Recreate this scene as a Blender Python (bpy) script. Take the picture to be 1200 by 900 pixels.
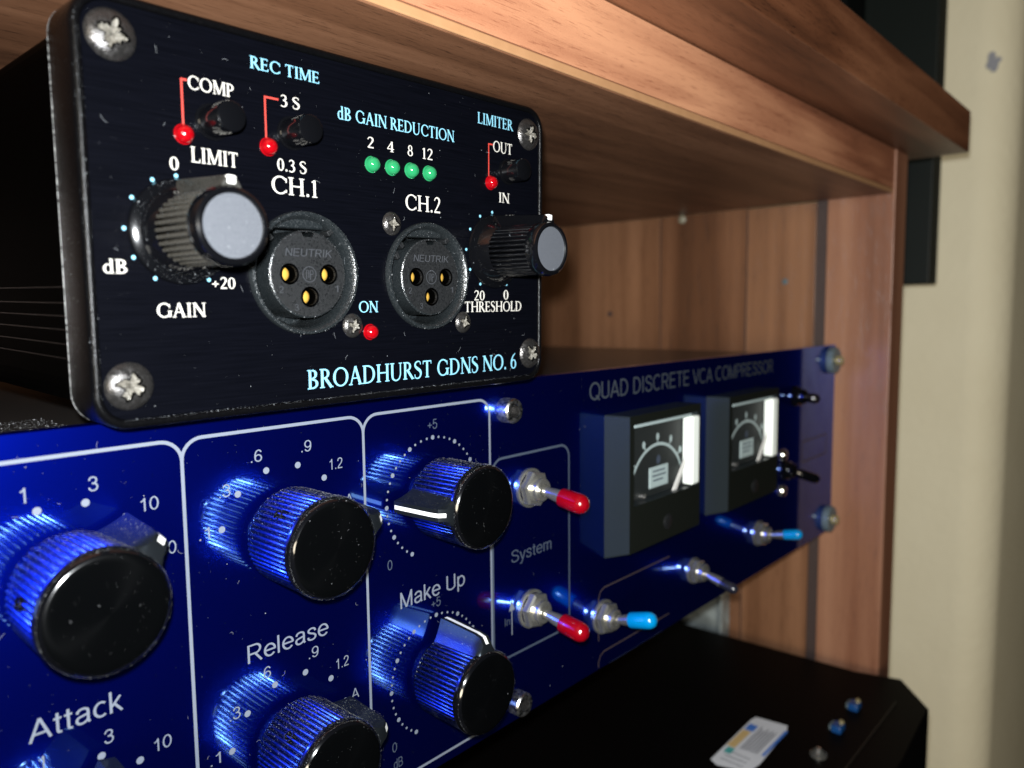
import bpy, bmesh, math, random
from math import sin, cos, pi, radians
from mathutils import Vector, Matrix
random.seed(7)
for o in list(bpy.data.objects): bpy.data.objects.remove(o)
C = bpy.context.scene.collection
sc = bpy.context.scene
MM = 0.001

# ------------------------------------------------------------------ camera, light, exposure
CAM = Vector((-366.76, -125.33, 16.55))
YAW, PITCH, ROLL = radians(48.134), radians(-5.367), radians(-0.605)
fw = Vector((sin(YAW)*cos(PITCH), cos(YAW)*cos(PITCH), sin(PITCH)))
r0 = Vector((cos(YAW), -sin(YAW), 0)); u0 = r0.cross(fw)
rt = cos(ROLL)*r0 + sin(ROLL)*u0; up = -sin(ROLL)*r0 + cos(ROLL)*u0
cd = bpy.data.cameras.new('camera'); cam = bpy.data.objects.new('camera', cd); C.objects.link(cam)
m = Matrix((rt, up, -fw)).transposed().to_4x4(); m.translation = CAM*MM
cam.matrix_world = m
cd.sensor_width = 36; cd.lens = 894.75/1200*36; cd.clip_start = 0.002; cd.clip_end = 20
cd.dof.use_dof = True; cd.dof.focus_distance = 0.150; cd.dof.aperture_fstop = 17.5; cd.dof.aperture_blades = 0
sc.camera = cam

world = bpy.data.worlds.new('World'); sc.world = world; world.use_nodes = True
bg = world.node_tree.nodes['Background']; bg.inputs[0].default_value = (0.75, 0.85, 1.0, 1); bg.inputs[1].default_value = 0.005

def lamp(name, loc, power, size, color, target):
    l = bpy.data.lights.new(name, 'AREA'); l.shape = 'DISK'; l.size = size*MM; l.energy = power; l.color = color
    o = bpy.data.objects.new(name, l); C.objects.link(o)
    o.location = loc*MM
    o.rotation_euler = (target-loc).to_track_quat('-Z', 'Y').to_euler()
    return o
flash_pos = CAM - 2*rt + 7.5*up - 2*fw
lamp('phone_flash', flash_pos, 1.15, 5.0, (0.93, 0.97, 1.0), flash_pos + fw*100 + rt*18)
# added fill lamp with no seen source; lifts the wall and wood
fill_pos = Vector((-1250, -780, 70))
lamp('fill_light', fill_pos, 8.0, 420, (1.0, 0.88, 0.68), Vector((60, 30, 20)))

sc.view_settings.view_transform = 'Standard'; sc.view_settings.look = 'None'
sc.view_settings.exposure = 0.0; sc.view_settings.gamma = 1.0; sc.view_settings.use_curve_mapping = False
sc.render.engine = 'CYCLES'; sc.cycles.max_bounces = 6; sc.cycles.use_denoising = True

# ------------------------------------------------------------------ materials
def newmat(name):
    mt = bpy.data.materials.new(name); mt.use_nodes = True
    nt = mt.node_tree; return mt, nt, nt.nodes['Principled BSDF'], nt.nodes, nt.links
def plain(name, col, rough=0.5, metal=0.0, spec=0.5, coat=0.0, grime=0.0, gscale=900, bump=0.0, bscale=4000, emit=0.0, trans=0.0):
    mt, nt, b, N, L = newmat(name)
    b.inputs['Base Color'].default_value = (*col, 1); b.inputs['Roughness'].default_value = rough
    b.inputs['Metallic'].default_value = metal; b.inputs['Specular IOR Level'].default_value = spec
    b.inputs['Coat Weight'].default_value = coat; b.inputs['Coat Roughness'].default_value = 0.06
    if emit: b.inputs['Emission Color'].default_value = (*col, 1); b.inputs['Emission Strength'].default_value = emit
    if trans: b.inputs['Transmission Weight'].default_value = trans
    tc = N.new('ShaderNodeTexCoord')
    if grime:
        n = N.new('ShaderNodeTexNoise'); n.inputs['Scale'].default_value = gscale; n.inputs['Detail'].default_value = 6
        L.new(tc.outputs['Object'], n.inputs['Vector'])
        r = N.new('ShaderNodeMapRange'); r.inputs[1].default_value = .3; r.inputs[2].default_value = .75
        r.inputs[3].default_value = max(0.02, rough-grime); r.inputs[4].default_value = min(1, rough+grime)
        L.new(n.outputs[0], r.inputs[0]); L.new(r.outputs[0], b.inputs['Roughness'])
        mx = N.new('ShaderNodeMix'); mx.data_type = 'RGBA'
        mx.inputs['A'].default_value = (*[c*(1-grime) for c in col], 1); mx.inputs['B'].default_value = (*[min(1, c*(1+grime)+grime*.02) for c in col], 1)
        L.new(n.outputs[0], mx.inputs['Factor']); L.new(mx.outputs['Result'], b.inputs['Base Color'])
    if bump:
        n2 = N.new('ShaderNodeTexNoise'); n2.inputs['Scale'].default_value = bscale; n2.inputs['Detail'].default_value = 4
        L.new(tc.outputs['Object'], n2.inputs['Vector'])
        bp = N.new('ShaderNodeBump'); bp.inputs['Strength'].default_value = bump; bp.inputs['Distance'].default_value = 0.0002
        L.new(n2.outputs[0], bp.inputs['Height']); L.new(bp.outputs[0], b.inputs['Normal'])
    return mt

def wood(name, axis, ramp, seed=0.0, rough=0.42, freq=1.0, gloss=0.5, broad=.42, streak=.30, pores=.30, stretch=.10):
    """laminate with walnut print: grain runs along axis 0 (x) or 2 (z)"""
    mt, nt, b, N, L = newmat(name)
    tc = N.new('ShaderNodeTexCoord')
    def noise(scale, st, detail, rgh=.5, dist=0.0, off=0.0):
        mp = N.new('ShaderNodeMapping'); s = [1.0, 1.0, 1.0]; s[axis] = st
        mp.inputs['Scale'].default_value = s; mp.inputs['Location'].default_value = (seed+off, seed*1.7, seed*.6+off)
        L.new(tc.outputs['Object'], mp.inputs['Vector'])
        n = N.new('ShaderNodeTexNoise'); n.inputs['Scale'].default_value = scale*freq; n.inputs['Detail'].default_value = detail
        n.inputs['Roughness'].default_value = rgh; n.inputs['Distortion'].default_value = dist
        L.new(mp.outputs[0], n.inputs['Vector']); return n.outputs[0]
    def m(op, a, b_, c=None):
        x = N.new('ShaderNodeMath'); x.operation = op
        for k,v in enumerate((a, b_, c)):
            if v is None: continue
            if isinstance(v, (int, float)): x.inputs[k].default_value = v
            else: L.new(v, x.inputs[k])
        return x.outputs[0]
    big = noise(38, stretch, 3, .45, .35)
    fig = m('PINGPONG', m('MULTIPLY', big, 7.0), 1.0)                # cathedral figure
    st = noise(260, .035, 4, .55, .2, 3.0)                            # coloured streaks
    po = noise(3400, .05, 2, .6, 0, 7.0)                              # short dark pores
    pr = N.new('ShaderNodeMapRange'); pr.inputs[1].default_value = .28; pr.inputs[2].default_value = .42; L.new(po, pr.inputs[0])
    sp = noise(5200, .5, 2, .6, 0, 1.0)                               # print speckle
    v = m('MULTIPLY_ADD', fig, broad, m('MULTIPLY_ADD', st, streak, m('MULTIPLY_ADD', sp, .10, .12)))
    v = m('SUBTRACT', v, m('MULTIPLY', m('SUBTRACT', 1.0, pr.outputs[0]), pores*.5))
    cr = N.new('ShaderNodeValToRGB'); el = cr.color_ramp.elements
    el[0].position = .14; el[0].color = (*ramp[0], 1); el[1].position = .70; el[1].color = (*ramp[2], 1)
    e = el.new(.42); e.color = (*ramp[1], 1)
    L.new(v, cr.inputs[0]); L.new(cr.outputs[0], b.inputs['Base Color'])
    b.inputs['Roughness'].default_value = rough; b.inputs['Specular IOR Level'].default_value = gloss
    bp = N.new('ShaderNodeBump'); bp.inputs['Strength'].default_value = .3; bp.inputs['Distance'].default_value = .0002
    L.new(pr.outputs[0], bp.inputs['Height']); L.new(bp.outputs[0], b.inputs['Normal'])
    return mt

def blue_anodised():
    mt, nt, b, N, L = newmat('blue_gloss_metal')
    N.remove(b); out = N['Material Output']
    tc = N.new('ShaderNodeTexCoord')
    mp = N.new('ShaderNodeMapping'); mp.inputs['Scale'].default_value = (1, 1, 1); L.new(tc.outputs['Object'], mp.inputs['Vector'])
    n = N.new('ShaderNodeTexNoise'); n.inputs['Scale'].default_value = 26; n.inputs['Detail'].default_value = 5; L.new(mp.outputs[0], n.inputs['Vector'])
    rr = N.new('ShaderNodeMapRange'); rr.inputs[1].default_value = .3; rr.inputs[2].default_value = .7; rr.inputs[3].default_value = .045; rr.inputs[4].default_value = .085
    L.new(n.outputs[0], rr.inputs[0])
    g1 = N.new('ShaderNodeBsdfGlossy'); g1.inputs['Color'].default_value = (.17, .44, 1.0, 1); L.new(rr.outputs[0], g1.inputs['Roughness'])
    g2 = N.new('ShaderNodeBsdfGlossy'); g2.inputs['Color'].default_value = (.001, .018, .80, 1); g2.inputs['Roughness'].default_value = .31
    d = N.new('ShaderNodeBsdfDiffuse'); d.inputs['Color'].default_value = (.0002, .0004, .012, 1)
    m1 = N.new('ShaderNodeMixShader'); m1.inputs[0].default_value = .5; L.new(g2.outputs[0], m1.inputs[1]); L.new(d.outputs[0], m1.inputs[2])
    m2 = N.new('ShaderNodeMixShader'); m2.inputs[0].default_value = .20; L.new(m1.outputs[0], m2.inputs[1]); L.new(g1.outputs[0], m2.inputs[2])
    # clear lacquer
    gc = N.new('ShaderNodeBsdfGlossy'); gc.inputs['Color'].default_value = (1, 1, 1, 1); gc.inputs['Roughness'].default_value = .05
    fr = N.new('ShaderNodeFresnel'); fr.inputs[0].default_value = 1.2
    m3 = N.new('ShaderNodeMixShader'); L.new(fr.outputs[0], m3.inputs[0]); L.new(m2.outputs[0], m3.inputs[1]); L.new(gc.outputs[0], m3.inputs[2])
    L.new(m3.outputs[0], out.inputs['Surface'])
    return mt

def spun(name, col, rough, metal):
    mt, nt, b, N, L = newmat(name)
    b.inputs['Base Color'].default_value = (*col, 1); b.inputs['Roughness'].default_value = rough; b.inputs['Metallic'].default_value = metal
    b.inputs['Anisotropic'].default_value = .75; b.inputs['Specular IOR Level'].default_value = .4
    t = N.new('ShaderNodeTangent'); t.direction_type = 'RADIAL'; t.axis = 'Y'; L.new(t.outputs[0], b.inputs['Tangent'])
    return mt

def brushed_black():
    mt, nt, b, N, L = newmat('black_anodised_plate')
    tc = N.new('ShaderNodeTexCoord'); mp = N.new('ShaderNodeMapping'); mp.inputs['Scale'].default_value = (.03, 1, 1); L.new(tc.outputs['Object'], mp.inputs['Vector'])
    n = N.new('ShaderNodeTexNoise'); n.inputs['Scale'].default_value = 3500; n.inputs['Detail'].default_value = 3; L.new(mp.outputs[0], n.inputs['Vector'])
    cr = N.new('ShaderNodeMapRange'); cr.inputs[3].default_value = .24; cr.inputs[4].default_value = .36; L.new(n.outputs[0], cr.inputs[0]); L.new(cr.outputs[0], b.inputs['Roughness'])
    mx = N.new('ShaderNodeMix'); mx.data_type = 'RGBA'; mx.inputs['A'].default_value = (.0005, .0006, .0010, 1); mx.inputs['B'].default_value = (.0018, .002, .0036, 1)
    L.new(n.outputs[0], mx.inputs['Factor']); L.new(mx.outputs['Result'], b.inputs['Base Color'])
    b.inputs['Specular IOR Level'].default_value = .05
    bp = N.new('ShaderNodeBump'); bp.inputs['Strength'].default_value = .15; bp.inputs['Distance'].default_value = .0001; L.new(n.outputs[0], bp.inputs['Height']); L.new(bp.outputs[0], b.inputs['Normal'])
    return mt

WALNUT = [(.024, .010, .005), (.115, .049, .023), (.25, .118, .060)]
REDWAL = [(.07, .024, .012), (.27, .105, .055), (.52, .25, .135)]
DARKWAL = [(.040, .016, .008), (.16, .070, .034), (.31, .150, .080)]
M = dict(
    blue=blue_anodised(), plate=brushed_black(),
    wood_x=wood('walnut_laminate_lengthwise', 0, DARKWAL, .3, broad=.25, pores=.5),
    wood_top=wood('walnut_laminate_top_board', 0, [(.026, .009, .004), (.130, .047, .020), (.27, .112, .053)], 2.3, broad=.30, pores=.4),
    wood_front=wood('walnut_laminate_front_edge', 0, REDWAL, 1.1, pores=.3, broad=.34, streak=.42, stretch=.10, gloss=.25),
    wood_z=wood('walnut_laminate_upright', 2, WALNUT, .9, rough=.38, freq=.45, broad=.26, streak=.42, stretch=.05),
    wood_z2=wood('walnut_laminate_upright_pale', 2, [(.040, .017, .008), (.150, .067, .032), (.28, .138, .072)], 3.1, rough=.38, freq=.45, broad=.24, streak=.42, stretch=.05),
    wood_pink=wood('walnut_laminate_upright_pinkish', 2, [(.07, .028, .015), (.21, .088, .048), (.34, .17, .10)], 5.2, rough=.4, freq=.6, broad=.24, streak=.42, stretch=.05),
    band=plain('ochre_edge_band', (.34, .18, .085), .45, grime=.1, gscale=300),
    strip=plain('mauve_grey_strip', (.058, .040, .036), .4, grime=.1),
    knob=plain('black_anodised_knob', (.13, .15, .18), .20, 1.0, grime=.12, gscale=2500),
    knobface=spun('spun_black_knob_face', (.0008, .0009, .001), .14, .0),
    rubber=plain('black_rubber_bezel', (.0010, .0010, .0012), .24, spec=.12, grime=.05, gscale=1800, bump=.3, bscale=6000),
    alu=plain('black_aluminium_body', (.0002, .0002, .0002), .5, spec=.01),
    abs=plain('black_plastic', (.0018, .0019, .0024), .11, spec=.85),
    flute=plain('dusty_black_plastic_flutes', (.034, .031, .025), .38, spec=.4, grime=.35, gscale=2500, bump=.4),
    silver=plain('silver_cap_paint', (.054, .058, .067), .5, .0, grime=.35, gscale=7000, bump=.25, bscale=12000),
    white=plain('white_paint', (.62, .61, .58), .5),
    cream_ink=plain('cream_ink', (.42, .40, .36), .6), cyan_ink=plain('pale_cyan_ink', (.15, .36, .46), .6),
    red_ink=plain('red_ink', (.36, .03, .02), .6), blue_ink=plain('silver_grey_ink', (.125, .142, .18), .55, grime=.12, gscale=5000),
    dim_ink=plain('grey_and_falloff_ink', (.034, .046, .072), .6), title_ink=plain('falloff_title_ink', (.030, .038, .050), .6), brown_ink=plain('brown_ink', (.040, .028, .030), .6),  # panel print towards the right: flash falloff put into dim and title inks
    red_led=plain('red_led_lens', (.20, .001, .003), .06, coat=1, emit=.10), green_led=plain('green_led_lens', (.012, .15, .055), .06, coat=1, emit=.55),
    chrome=plain('nickel_plate', (.72, .72, .69), .16, 1.0, grime=.08), nut=plain('satin_nickel_nut', (.48, .47, .43), .24, .9), emboss=plain('raised_lettering', (.034, .036, .040), .3), steel=plain('zinc_steel', (.55, .54, .52), .34, 1.0, grime=.15, gscale=1500),
    screw=plain('worn_black_screw', (.055, .052, .05), .30, .8, grime=.25, gscale=1500, bump=.35, bscale=5000),
    scar=plain('bare_metal_in_recess', (.12, .11, .09), .55, .2, grime=.7, gscale=2500, bump=.5, bscale=5000),
    redcap=plain('red_vinyl_cap', (.17, .0005, .004), .2, coat=.8), cyancap=plain('cyan_vinyl_cap', (.0, .17, .40), .2, coat=.6), blackcap=plain('black_vinyl_cap', (.01, .011, .018), .25, coat=.4),
    xlr=plain('charcoal_connector_plastic', (.007, .009, .010), .22, spec=.9, grime=.25, gscale=2600, bump=.5, bscale=5000),
    xlrface=plain('charcoal_connector_insert', (.006, .0065, .007), .42, spec=.2, grime=.25, gscale=3500, bump=.6, bscale=7000),
    gold=plain('gold_contact', (.62, .36, .06), .3, .35), meter=plain('grey_meter_moulding', (.014, .018, .020), .28, spec=.12),
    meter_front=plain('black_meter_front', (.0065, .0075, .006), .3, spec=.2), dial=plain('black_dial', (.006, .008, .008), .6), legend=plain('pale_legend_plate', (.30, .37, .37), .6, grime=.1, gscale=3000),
    glint_white=plain('white_edge_glint', (.85, .90, .84), .45, emit=0), lid=plain('dark_painted_lid', (.022, .018, .016), .32, spec=.9),
    washer=plain('grey_washer', (.085, .115, .125), .5, grime=.15), brass=plain('brass', (.45, .38, .20), .3, .6),
    zinc=plain('galvanised_sheet', (.30, .34, .34), .42, .6, grime=.5, gscale=90), dust=plain('dust', (.18, .185, .19), .9), fluff=plain('dust_fibre', (.16, .17, .18), .9),
    device=plain('black_case_paint', (.0016, .0013, .0013), .5, spec=.05), device_side=plain('black_case_front', (.006, .0055, .004), .5, spec=.3),
    paper=plain('white_paper_sticker', (.62, .62, .64), .6, grime=.1, gscale=500), p_tan=plain('tan_print', (.55, .38, .16), .6), p_blue=plain('blue_print', (.05, .16, .50), .6),
    p_teal=plain('teal_print', (.06, .34, .32), .6), p_dark=plain('dark_print', (.06, .06, .08), .6), bluepl=plain('blue_plastic', (.005, .045, .16), .35),
    hang=plain('dark_green_black_board', (.006, .009, .008), .5, spec=.2), hangside=plain('dark_board_edge', (.002, .003, .003), .5, spec=.2),
    seam=plain('dark_seam', (.03, .015, .012), .6), nail=plain('pale_fitting_cap', (.26, .24, .17), .4))

def cream_wall():
    mt, nt, b, N, L = newmat('cream_wall_paint')
    tc = N.new('ShaderNodeTexCoord')
    n = N.new('ShaderNodeTexNoise'); n.inputs['Scale'].default_value = 14; n.inputs['Detail'].default_value = 8; L.new(tc.outputs['Object'], n.inputs['Vector'])
    mx = N.new('ShaderNodeMix'); mx.data_type = 'RGBA'; mx.inputs['A'].default_value = (.80, .73, .53, 1); mx.inputs['B'].default_value = (.95, .89, .68, 1)
    L.new(n.outputs[0], mx.inputs['Factor']); L.new(mx.outputs['Result'], b.inputs['Base Color'])
    b.inputs['Roughness'].default_value = .75
    n2 = N.new('ShaderNodeTexNoise'); n2.inputs['Scale'].default_value = 160; n2.inputs['Detail'].default_value = 6; L.new(tc.outputs['Object'], n2.inputs['Vector'])
    bp = N.new('ShaderNodeBump'); bp.inputs['Strength'].default_value = .25; bp.inputs['Distance'].default_value = .002; L.new(n2.outputs[0], bp.inputs['Height']); L.new(bp.outputs[0], b.inputs['Normal'])
    return mt
M['cream'] = cream_wall()

# ------------------------------------------------------------------ helpers (all lengths in mm; local x right, y away, z up)
class MB:
    def __init__(s): s.v = []; s.f = []; s.m = []; s.sm = []
    def add(s, vs, fs, mi=0, smooth=False):
        o = len(s.v); s.v += [tuple(p) for p in vs]
        for f in fs: s.f.append([i+o for i in f]); s.m.append(mi); s.sm.append(smooth)
    def box(s, a, b, mi=0):
        x0, y0, z0 = a; x1, y1, z1 = b
        s.add([(x0,y0,z0),(x1,y0,z0),(x1,y1,z0),(x0,y1,z0),(x0,y0,z1),(x1,y0,z1),(x1,y1,z1),(x0,y1,z1)],
              [(3,2,1,0),(4,5,6,7),(0,1,5,4),(1,2,6,5),(2,3,7,6),(3,0,4,7)], mi)
    def prism(s, poly, y0, y1, mi=0):          # poly of (x,z), counter-clockwise seen from the front
        n = len(poly)
        s.add([(x,y0,z) for x,z in poly]+[(x,y1,z) for x,z in poly],
              [list(range(n)), list(range(2*n-1, n-1, -1))]+[(i, i+n, (i+1)%n+n, (i+1)%n) for i in range(n)], mi)
    def prismz(s, poly, z0, z1, mi=0):         # poly of (x,y)
        n = len(poly)
        s.add([(x,y,z0) for x,y in poly]+[(x,y,z1) for x,y in poly],
              [list(range(n-1,-1,-1)), list(range(n, 2*n))]+[(i, (i+1)%n, (i+1)%n+n, i+n) for i in range(n)], mi)
    def lathe(s, prof, n=48, c=(0,0,0), mi=0, rfun=None, smooth=True, cap=True, mis=None, axis=None):
        """prof: list of (radius, y); spun round the y axis; axis: optional Matrix 3x3"""
        vs = []
        for k,(r,y) in enumerate(prof):
            for i in range(n):
                a = 2*pi*i/n; rr = r*(rfun(a, k) if rfun else 1)
                vs.append(Vector((rr*sin(a), y, rr*cos(a))))
        if axis is not None: vs = [axis @ v for v in vs]
        vs = [(v[0]+c[0], v[1]+c[1], v[2]+c[2]) for v in vs]
        fs = []
        for k in range(len(prof)-1):
            for i in range(n):
                j = (i+1)%n; fs.append((k*n+i, k*n+j, (k+1)*n+j, (k+1)*n+i))
        o = len(s.v); s.v += vs
        for q,f in enumerate(fs):
            s.f.append([i+o for i in f]); s.m.append(mis[q//n] if mis else mi); s.sm.append(smooth)
        if cap:
            s.f.append([o+(len(prof)-1)*n+i for i in range(n)]); s.m.append(mis[-1] if mis else mi); s.sm.append(False)
    def build(s, name, mats, parent=None, loc=(0,0,0), sharp=35):
        me = bpy.data.meshes.new(name)
        me.from_pydata([(x*MM, y*MM, z*MM) for x,y,z in s.v], [], s.f)
        if not isinstance(mats, (list, tuple)): mats = [mats]
        for mt in mats: me.materials.append(M[mt] if isinstance(mt, str) else mt)
        me.polygons.foreach_set('material_index', s.m); me.polygons.foreach_set('use_smooth', s.sm)
        bm = bmesh.new(); bm.from_mesh(me); bmesh.ops.recalc_face_normals(bm, faces=bm.faces)
        for e in bm.edges:
            if len(e.link_faces) == 2 and e.calc_face_angle(0) > radians(sharp): e.smooth = False
        bm.to_mesh(me); bm.free(); me.update()
        return link(name, me, parent, loc)
def link(name, me, parent=None, loc=(0,0,0)):
    o = bpy.data.objects.new(name, me); C.objects.link(o); o.parent = parent; o.location = Vector(loc)*MM
    return o
def bevel(o, w, seg=3, ang=30):
    bm = bmesh.new(); bm.from_mesh(o.data)
    es = [e for e in bm.edges if len(e.link_faces) == 2 and e.calc_face_angle(0) > radians(ang)]
    was = [f for f in bm.faces if f.smooth]
    res = bmesh.ops.bevel(bm, geom=es, offset=w*MM, segments=seg, profile=.5, affect='EDGES', clamp_overlap=True)
    for f in res['faces']: f.smooth = True
    for f in bm.faces:                                   # broad flat faces stay flat
        if f.smooth and f.calc_area() > 40*(w*MM)**2 and len(f.verts) <= 4 and f not in was: f.smooth = False
    bm.to_mesh(o.data); bm.free(); return o
def tag(o, label=None, cat=None, kind=None, group=None):
    for k,v in (('label',label),('category',cat),('kind',kind),('group',group)):
        if v: o[k] = v
    return o
def empty(name, loc=(0,0,0)):
    o = bpy.data.objects.new(name, None); C.objects.link(o); o.location = Vector(loc)*MM; o.empty_display_size = .01; return o
def copy_tree(o, parent=None, loc=None):
    c = o.copy(); C.objects.link(c); c.parent = parent
    if loc is not None: c.location = Vector(loc)*MM
    for ch in o.children: copy_tree(ch, c)
    return c
def rrect(x0, z0, x1, z1, r, n=6):
    P = []
    for cx,cz,a0 in ((x1-r,z1-r,0),(x0+r,z1-r,90),(x0+r,z0+r,180),(x1-r,z0+r,270)):
        for i in range(n+1):
            a = radians(a0+90*i/n); P.append((cx+r*cos(a), cz+r*sin(a)))
    return P
def ring(cx, cz, r, n=48): return [(cx+r*cos(2*pi*i/n), cz+r*sin(2*pi*i/n)) for i in range(n)]
def plate(name, outer, holes, y0, y1, mat, parent=None, loc=(0,0,0)):
    """flat plate with holes, from a filled 2D curve"""
    cu = bpy.data.curves.new(name, 'CURVE'); cu.dimensions = '2D'; cu.fill_mode = 'BOTH'; cu.extrude = abs(y1-y0)/2*MM
    for P in [outer]+holes:
        sp = cu.splines.new('POLY'); sp.points.add(len(P)-1); sp.use_cyclic_u = True
        for p,(x,z) in zip(sp.points, P): p.co = (x*MM, z*MM, 0, 1)
    t = bpy.data.objects.new(name, cu); C.objects.link(t)
    me = bpy.data.meshes.new_from_object(t.evaluated_get(bpy.context.evaluated_depsgraph_get()))
    bpy.data.objects.remove(t); bpy.data.curves.remove(cu)
    R = Matrix(((1,0,0,0),(0,0,-1,0),(0,1,0,0),(0,0,0,1)))
    me.transform(Matrix.Translation((0,(y0+y1)/2*MM,0)) @ R); me.name = name
    me.materials.clear(); me.materials.append(M[mat])
    for p in me.polygons: p.use_smooth = False
    return link(name, me, parent, loc)
def strip_poly(pts, w, y, mb, closed=False, mi=0):
    """a flat line of width w through the (x,z) points"""
    n = len(pts); L_ = []; R_ = []
    for i in range(n):
        a = Vector(pts[(i-1)%n if closed else max(i-1,0)]); b = Vector(pts[(i+1)%n if closed else min(i+1,n-1)])
        d = (b-a).normalized(); nn = Vector((-d[1], d[0])); ww = w[i] if isinstance(w, list) else w
        p = Vector(pts[i]); L_.append(p+nn*ww/2); R_.append(p-nn*ww/2)
    vs = [(p[0],y,p[1]) for p in L_]+[(p[0],y,p[1]) for p in R_]
    fs = [(i, i+n, (i+1)%n+n, (i+1)%n) for i in range(n if closed else n-1)]
    mb.add(vs, fs, mi)

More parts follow.
